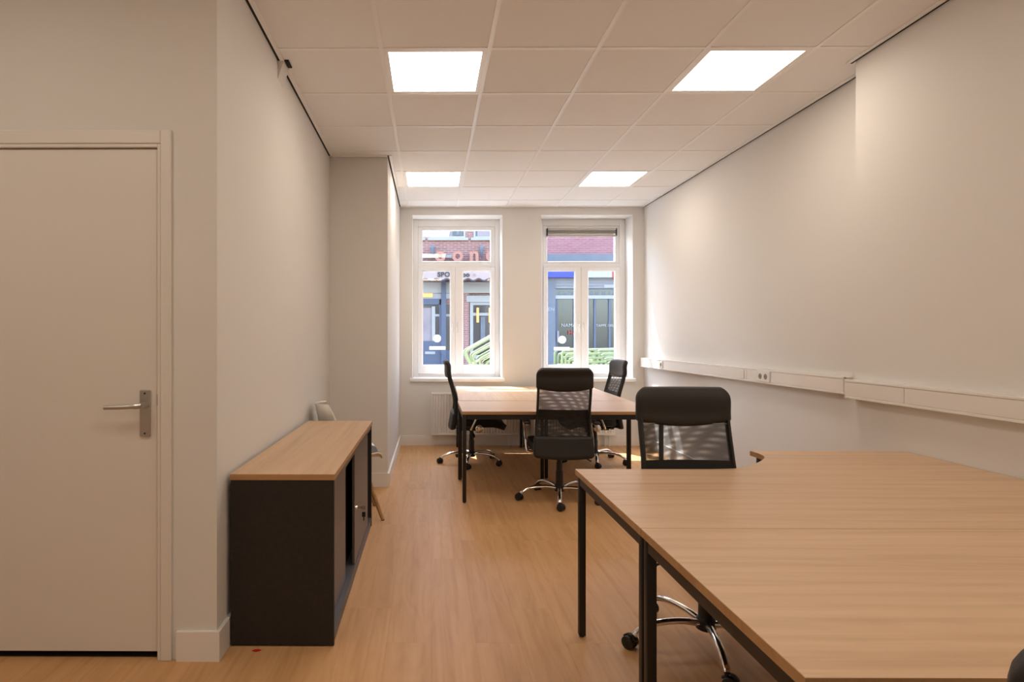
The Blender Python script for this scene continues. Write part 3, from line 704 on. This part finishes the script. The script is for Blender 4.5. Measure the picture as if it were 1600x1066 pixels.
def make_office_chair():
    t = thing('office_chair', '', 'chair', group='black high-back mesh office chairs')
    # five-star base
    for k in range(5):
        a = math.radians(4 + 72 * k); c, s = math.cos(a), math.sin(a)
        p = smooth_path([(.025, 0, .095), (.10, 0, .108), (.19, 0, .108), (.26, 0, .096), (.306, 0, .072), (.320, 0, .058)], 4)
        bm = tube(bm_new(), [(q.x * c, q.x * s, q.z) for q in p], [.017] * 4 + [.0155] * (len(p) - 4), 12, flat=.85)
        lg = obj('base_leg', bm, 'chrome', t)
        bm = bm_new(); ca = a + 1.1 + k * 2.1; u = Vector((math.cos(ca), math.sin(ca), 0)); v = Vector((-u.y, u.x, 0)); ctr = Vector((.326 * c, .326 * s, .027)) + u * .012
        for sg in (-1, 1):
            tube(bm, [ctr + v * sg * .008, ctr + v * sg * .011, ctr + v * sg * .024, ctr + v * sg * .027], [.022, .027, .027, .021], 16)
        tube(bm, [ctr + Vector((0, 0, .012)) - u * .012, Vector((.326 * c, .326 * s, .062))], .011, 10)
        tube(bm, smooth_path([ctr - u * .030 + Vector((0, 0, .012)), ctr + Vector((0, 0, .031)), ctr + u * .026 + Vector((0, 0, .016))], 4), .009, 8, flat=.6)
        obj('caster', bm, 'plastic', lg)
    obj('hub', lathe(bm_new(), [(.030, .066), (.040, .072), (.040, .112), (.030, .124)], 20), 'plastic', t)
    obj('gas_lift', lathe(bm_new(), [(.031, .115), (.030, .235), (.026, .238), (.025, .300), (.021, .303), (.020, .350)], 20), 'plastic', t)
    bm = bm_new(); box(bm, -.075, .075, -.13, .11, .346, .388, .010, 2); box(bm, -.13, .13, -.16, -.12, .365, .392, .004, 1); box(bm, -.13, .13, .07, .11, .365, .392, .004, 1)
    obj('tilt_mechanism', bm, 'blackmetal', t)
    obj('tension_knob', lathe(bm_new(), [(.018, .318), (.026, .322), (.026, .345), (.012, .350)], 16, 'z', (0, .075, 0)), 'plastic', t)
    bm = bm_new(); tube(bm, smooth_path([(.06, .0, .362), (.15, .0, .358), (.215, .005, .34)], 4), .005, 8); tube(bm, [(.205, .004, .345), (.225, .006, .330), (.255, .008, .312)], [.007, .013, .011], 8, flat=.5)
    obj('lever', bm, 'plastic', t)
    # seat
    rows = []
    for i in range(17):
        v = i / 16; y = -.155 + .485 * v; row = []
        wv = .235 * (1 - .10 * max(0, (v - .80) / .2) ** 2 - .12 * max(0, (.15 - v) / .15) ** 2)
        for k in range(-10, 11):
            s = k / 10; z = .437 - .05 * max(0, (v - .72) / .28) ** 2 + .012 * s * s - .006 * math.sin(PI * v)
            row.append(Vector((wv * s, y, z)))
        rows.append(row)
    obj('seat', sheet(bm_new(), rows, edge_thick(17, 21, .082, .14)), 'fabric', t)
    # backrest: frame, mesh, headrest, lower pad
    bm = bm_new()
    for sx in (-1, 1):
        pts = [(sx * (half_w(z) - .012), prof_at(z) - .004, z) for z in [.40 + k * .03 for k in range(20)]]
        tube(bm, pts, .0105, 12, flat=2.0)
    pts = [((half_w(.95) - .012) * s, prof_at(.95) - .004 - .022 * (1 - s * s), .95) for s in [k / 8 - 1 for k in range(17)]]; tube(bm, pts, .008, 8)
    fr = obj('back_frame', bm, 'plastic', t)
    R = back_rows(lambda s: .52, lambda s: .945, 20, .016, .004)
    obj('mesh_panel', sheet(bm_new(), R, .0016), 'mesh', t)
    obj('headrest', pad(.925, 1.079, .026, -.004, -.002, .046, .012, .052), 'leather', t)
    obj('lower_pad', pad(.378, .545, .012, -.007, -.006, .050, .030, .016), 'leather', t)
    R = back_rows(lambda s: .690, lambda s: .752, 6, .010, .010)
    obj('lumbar_strap', sheet(bm_new(), R, .006), 'fabric', t)
    for q in (-.10, .10): obj('back_bracket', tube(bm_new(), smooth_path([(q, -.12, .380), (q, -.19, .385), (q, -.222, .44)], 5), .012, 8, flat=.5), 'blackmetal', t)
    # armrests: bent chrome tube with black pad
    for sx in (-1, 1):
        p = smooth_path([(sx * .13, -.02, .388), (sx * .22, -.02, .386), (sx * .262, -.015, .405), (sx * .270, .03, .50), (sx * .272, .09, .575), (sx * .272, .10, .608), (sx * .272, .06, .622), (sx * .272, -.10, .622)], 5)
        ar = obj('armrest', tube(bm_new(), p, .0115, 10), 'chrome', t)
        bm = bm_new(); box(bm, sx * .272 - .026, sx * .272 + .026, -.13, .11, .625, .652, .011, 3); obj('arm_pad', bm, 'plastic', ar)
        bm = bm_new(); lathe(bm, [(.030, sx * .246), (.038, sx * .250), (.038, sx * .262), (.028, sx * .268), (.012, sx * .270)], 22, 'x', (0, .06, .398)); tube(bm, [(sx * .13, .06, .392), (sx * .250, .06, .396)], .010, 8); obj('arm_boss', bm, 'chrome', ar)
    obj('logo_cord', tube(bm_new(), [((half_w(.915) - .02) * s, prof_at(.915) + .008 - .022 * (1 - s * s), .915) for s in [k / 8 - 1 for k in range(17)]], .0015, 6), 'steel', fr)
    return t
chair = make_office_chair()
spots = [((1.178, 2.53, 0), PI - .03, 'black mesh office chair facing the camera, tucked under the far corner desk'),
         ((1.048, 4.80, 0), math.radians(-3), 'black mesh office chair seen from behind, at the crosswise desk'),
         ((.43, 6.20, 0), -PI / 2, 'black mesh office chair in profile, left of the window desks'),
         ((1.737, 6.24, 0), PI / 2 + .04, 'black mesh office chair at the right window desk, facing left'),
         ((.799, .57, 0), math.radians(-35), 'black office chair at the nearest desk, cut off by the frame')]
for i, (loc, rz, lab) in enumerate(spots):
    o = chair if i == 0 else copy_tree(chair)
    o.location = loc; o.rotation_euler = (0, 0, rz); o['label'] = lab
    for c in o.children:                                        # the foot swivels freely under the seat
        if c.name.startswith('base_leg'): c.rotation_euler = (0, 0, math.radians(38) - rz)

# red scrap on the floor by the cabinet
sc = bm_new(); pts = [(-.750, 2.466), (-.732, 2.460), (-.716, 2.467), (-.712, 2.474), (-.727, 2.480), (-.744, 2.475)]
prism(sc, pts, .0003, .0022); tag(obj('paper_scrap', sc, 'red'), 'tiny red scrap on the floor in front of the cabinet', 'scrap')

# ------------------------------------------------------------------ outside: street, two shop fronts, stacked green chairs
struct('ground', box(bm_new(), -22, 28, BACK + WT, 30, -.30, -.005), 'paving', 'grey paved street outside the windows', 'street')
def txt(name, s, size, px, py, Y, m, parent, extrude=.01, bold=.0):
    cu = bpy.data.curves.new(name, 'FONT'); cu.body = s; cu.size = size; cu.extrude = extrude; cu.align_x = 'LEFT'; cu.space_character = 1.08; cu.offset = bold
    to = bpy.data.objects.new('tmp', cu); COL.objects.link(to)
    bpy.context.view_layer.update()
    me = bpy.data.meshes.new_from_object(to.evaluated_get(bpy.context.evaluated_depsgraph_get()))
    bpy.data.objects.remove(to, do_unlink=True)
    p = onY(px, py, Y)
    me.transform(Matrix.Translation(p) @ Matrix.Rotation(PI / 2, 4, 'X')); me.transform(LOCAL[parent.name].inverted())
    me.materials.clear(); me.materials.append(M[m])
    o = bpy.data.objects.new(name, me); COL.objects.link(o); o.parent = parent; LOCAL[o.name] = LOCAL[parent.name].copy(); return o
FA = 16.5
def px_box(name, x0, y0, x1, y1, d0, d1, m, par, bev=0):
    """box whose outline is read off the photograph on the plane Y = FA - d1; d0..d1 is its depth in front of the facade"""
    a, b = onY(x0, y0, FA - d1), onY(x1, y1, FA - d1)
    return obj(name, box(bm_new(), a.x, b.x, FA - d1, FA - d0, b.z, a.z, bev, 1), m, par, world=True, smooth=False)
mid = onY(812, 500, FA).x
ba = thing('building', 'red brick shop front with scalloped awning seen through the left window', 'building', (mid - 4, FA, -.12))
obj('wall', box(bm_new(), mid - 9, mid - .01, FA, FA + .3, -.12, 6.4), 'brick_a', ba, world=True, smooth=False)
for (x0, x1) in ((673, 727), (740, 790), (606, 660)):
    a, b = onY(x0, 372, FA), onY(x1, 372, FA)
    wf = bm_new(); frame4(wf, a.x, b.x, a.z, a.z + 1.5, .05, .05, .045, .05, FA - .04, FA + .02, 0); wo = obj('window', wf, 'ext_white', ba, world=True, smooth=False)
    obj('pane', box(bm_new(), a.x + .06, b.x - .06, FA - .02, FA - .005, a.z + .06, a.z + 1.45), 'ext_dark', wo, world=True, smooth=False)
    q = a.x + (b.x - a.x) * .78
    obj('curtain', box(bm_new(), a.x + .10, q - .15, FA - .028, FA - .022, a.z + .05, a.z + 1.4), 'ext_pale', wo, world=True, smooth=False)
    obj('sash_bar', box(bm_new(), q - .03, q + .03, FA - .05, FA - .02, a.z + .06, a.z + 1.44), 'ext_stone', wo, world=True, smooth=False)
    obj('sill', box(bm_new(), a.x - .08, b.x + .08, FA - .08, FA, a.z - .075, a.z), 'ext_white', ba, world=True, smooth=False)
# raised salmon letters standing on the awning
for ch, px in (('o', 679.5), ('o', 706.5), ('n', 733), ('o', 759)):
    txt('letter', ch, .54, px, 408, FA - .25, 'salmon', ba, .06, .018)
px_box('sign_beam', 655, 398, 712, 403, .10, .16, 'ext_white', ba)
px_box('sign_shelf', 640, 408, 805, 424, .02, .9, 'awning', ba)
for px in (676, 752.5):
    a = onY(px, 390, FA - .15); bm = bm_new(); lathe(bm, [(.02, -.22), (.05, -.1), (.07, .05), (.03, .12)], 12, 'z', tuple(a)); tube(bm, [a + Vector((0, 0, .05)), a + Vector((0, .15, .1))], .02, 8)
    obj('wall_lamp', bm, 'ext_stone', ba, world=True)
# awning valance with scalloped dark edge
a, b = onY(640, 423, FA - .95), onY(806, 436, FA - .95)
bm = bm_new(); n = 60; up_, lo_ = [], []
for k in range(n + 1):
    xx = a.x + (b.x - a.x) * k / n; lo_.append((xx, b.z - .028 * math.cos(k * 2 * PI / 6)))
for (d0, d1, zt_, ext, m, nm) in ((.012, .0, a.z, 0, 'awning', 'awning_valance'), (.013, -.001, None, .045, 'awn_edge', 'valance_trim')):
    bm = bm_new(); Yv = FA - .95
    for k in range(n):
        (xa, za), (xb, zb_) = lo_[k], lo_[k + 1]
        if zt_ is not None: q = [(xa, za), (xb, zb_), (xb, zt_), (xa, zt_)]
        else: q = [(xa, za - ext), (xb, zb_ - ext), (xb, zb_), (xa, za)]
        v0 = [bm.verts.new((p[0], Yv + d1, p[1])) for p in q]; v1 = [bm.verts.new((p[0], Yv + d0, p[1])) for p in q]
        bm.faces.new(v0); bm.faces.new(v1[::-1])
        for i in range(4): bm.faces.new((v0[i], v1[i], v1[(i + 1) % 4], v0[(i + 1) % 4]))
    obj(nm, bm, m, ba, world=True, smooth=False)
txt('sign_text', 'SPO', .175, 683.6, 432.5, FA - .97, 'ink', ba, .004, .006); txt('sign_text', 'oo', .175, 722, 432.5, FA - .97, 'ink', ba, .004, .006)
txt('sign_text', 'n', .175, 738.5, 432.5, FA - .97, 'ext_pale', ba, .004)
# shop front below
px_box('fascia_board', 640, 441, 806, 458, .02, .12, 'ext_white', ba)
px_box('blue_head', 640, 467, 690, 476, .02, .14, 'ext_blue', ba)
px_box('transom_glass', 640, 458, 722, 467, .02, .05, 'fascia_white', ba)
px_box('orange_light', 655, 458.5, 676, 464.5, .06, .10, 'orange', ba)
px_box('post', 689.5, 436, 697, 596, .02, .22, 'ext_blue', ba)
px_box('shop_glass', 640, 476, 722, 596, .01, .04, 'ext_dark', ba)
px_box('curtain', 655, 481, 674, 533, .045, .055, 'ext_pale', ba)
px_box('white_mullion', 674.5, 479, 680, 560, .045, .10, 'ext_white', ba)
px_box('white_rail', 680, 491, 687, 494.5, .045, .09, 'ext_white', ba)
px_box('white_rail', 697, 491, 722, 494.5, .045, .09, 'ext_white', ba)
px_box('blue_stile', 686.5, 468, 690, 596, .045, .14, 'ext_blue', ba)
px_box('blue_panel', 640, 533, 690, 610, .05, .12, 'ext_blue', ba)
px_box('blue_panel', 697, 548, 722, 610, .05, .12, 'ext_blue', ba)
px_box('letter_plate', 664, 549.5, 680, 553.5, .12, .14, 'ext_white', ba)
px_box('brick_pier', 722, 458, 733, 610, .0, .10, 'brick_a', ba)
px_box('lintel', 729, 462, 806, 472, .02, .14, 'ext_white', ba)
a, b = onY(734, 472, FA), onY(806, 560, FA)
wf = bm_new(); frame4(wf, a.x, b.x, b.z, a.z, .09, .09, .09, .09, FA - .08, FA, 0); wo = obj('shop_window', wf, 'ext_white', ba, world=True, smooth=False)
obj('pane', box(bm_new(), a.x + .08, b.x - .08, FA - .03, FA - .01, b.z + .08, a.z - .08), 'ext_dark', wo, world=True, smooth=False)
z = onY(0, 491.5, FA).z; obj('transom', box(bm_new(), a.x + .08, b.x - .08, FA - .06, FA - .028, z - .04, z + .04), 'ext_white', wo, world=True, smooth=False)
px_box('pale_column', 751, 495, 758, 530, .05, .07, 'ext_stone', ba)
for px in (746.5, 765.5): px_box('tube_lamp', px - 1.8, 481, px + 1.8, 504, .07, .10, 'orange', ba)

bb = thing('building', 'pink brick deli front with blue and white fascia seen through the right window', 'building', (mid + 4, FA, -.12))
obj('wall', box(bm_new(), mid + .01, mid + 9, FA, FA + .3, -.12, 6.4), 'brick_b', bb, world=True, smooth=False)
px_box('stone_band', 822, 397, 1070, 409, .0, .08, 'ext_stone', bb)
px_box('blue_fascia', 822, 421, 909, 433.5, .02, .30, 'fascia_blue', bb)
px_box('white_fascia', 909.5, 421, 956.3, 433.5, .02, .30, 'fascia_white', bb)
px_box('red_fascia', 956.5, 421, 1040, 433.5, .02, .30, 'fascia_red', bb)
px_box('shutter_box', 868, 434, 1040, 451, .02, .10, 'ext_grey', bb)
for y in (438.5, 443, 447.5): px_box('shutter_slat', 868, y, 1040, y + 3.4, .10, .112, 'ext_grey', bb)
px_box('white_notice', 944, 445, 975, 449.5, .115, .125, 'ext_white', bb)
px_box('top_glass', 868, 452, 1040, 461, .02, .05, 'ext_dark', bb)
for a_ in (872, 880, 888, 894, 922, 930, 941, 952): px_box('paper_strip', a_, 456, a_ + 5, 460.5, .052, .056, 'ext_stone', bb)
px_box('white_transom', 868, 461.5, 1040, 467, .02, .12, 'ext_white', bb)
px_box('blue_column', 822, 434, 868, 610, .02, .16, 'ext_stone', bb)
px_box('shop_glass', 868, 467.5, 1040, 590, .02, .05, 'ext_dark', bb)
for a_ in (868.2, 896, 917, 928, 951, 975): px_box('mullion', a_, 467.5, a_ + 3.2, 590, .052, .09, 'ext_blue', bb)
px_box('door_pull', 870.5, 517, 873.5, 535, .10, .14, 'ext_grey', bb)
px_box('low_wall', 868, 575, 1040, 612, .02, .12, 'ext_blue', bb)
txt('shop_text', 'NAMA', .138, 876.6, 511, FA - .10, 'ink_white', bb, .003); txt('shop_text', 'Ho', .16, 887.5, 523, FA - .10, 'fascia_red', bb, .003, .003)
txt('shop_text', 'TAPPE DELI', .096, 931.5, 510.5, FA - .10, 'ink_white', bb, .003); txt('shop_text', 'EN', .14, 856, 486, FA - .17, 'fascia_white', bb, .003)

def make_green_chair():
    t = thing('terrace_chair', '', 'chair', group='green metal terrace chairs stacked on the pavement')
    for s in (-1, 1):
        y = s * .25
        obj('side_frame', tube(bm_new(), [(-.25, y, .015), (-.25, y, .60), (-.235, y, .635), (-.20, y, .65), (.25, y, .66)], .019, 8), 'green', t)
        obj('rear_leg', tube(bm_new(), [(.26, y * .96, .015), (.20, y * .96, .42), (.225, y * .96, .56), (.25, y * .96, .66)], .018, 8), 'green', t)
    obj('seat', box(bm_new(), -.23, .21, -.23, .23, .415, .430, .006, 1), 'green', t)
    bm = bm_new()
    for z_, x_ in ((.50, .212), (.575, .228), (.65, .247)): tube(bm, [(x_, -.24, z_), (x_ + .02, 0, z_), (x_, .24, z_)], .016, 8)
    obj('back_rails', bm, 'green', t)
    return t
gc = make_green_chair(); first = True
stacks = [(2.20, 9.0, 9, 0.0, 'left stack before the deli'), (2.735, 9.05, 9, 0.0, 'right stack before the deli'), (1.04, 9.1, 10, 28.0, 'leaning stack before the awning shop')]
words = ['bottom', 'second', 'third', 'fourth', 'fifth', 'sixth', 'seventh', 'eighth', 'ninth', 'tenth', 'eleventh', 'twelfth', 'thirteenth', 'fourteenth', 'fifteenth']
for xt, y0, n, tilt, lab in stacks:
    a = math.radians(tilt); dx, dz = (-.05, .06) if not tilt else (-.06, .10)
    ux, uz = dx * math.cos(a) - dz * math.sin(a), dx * math.sin(a) + dz * math.cos(a)      # one step up the stack
    zt = (0 if not tilt else .648) + (.06 * (n - 1) if not tilt else 0)
    for i in range(n):
        o = gc if first else copy_tree(gc); first = False
        d = n - 1 - i
        o.location = (xt - ux * d, y0, zt - uz * d); o.rotation_euler = (0, -a, 0)
        o['label'] = 'green terrace chair, %s of the %s' % ('topmost' if d == 0 else words[i] + ' from below' if i else 'bottom', lab)
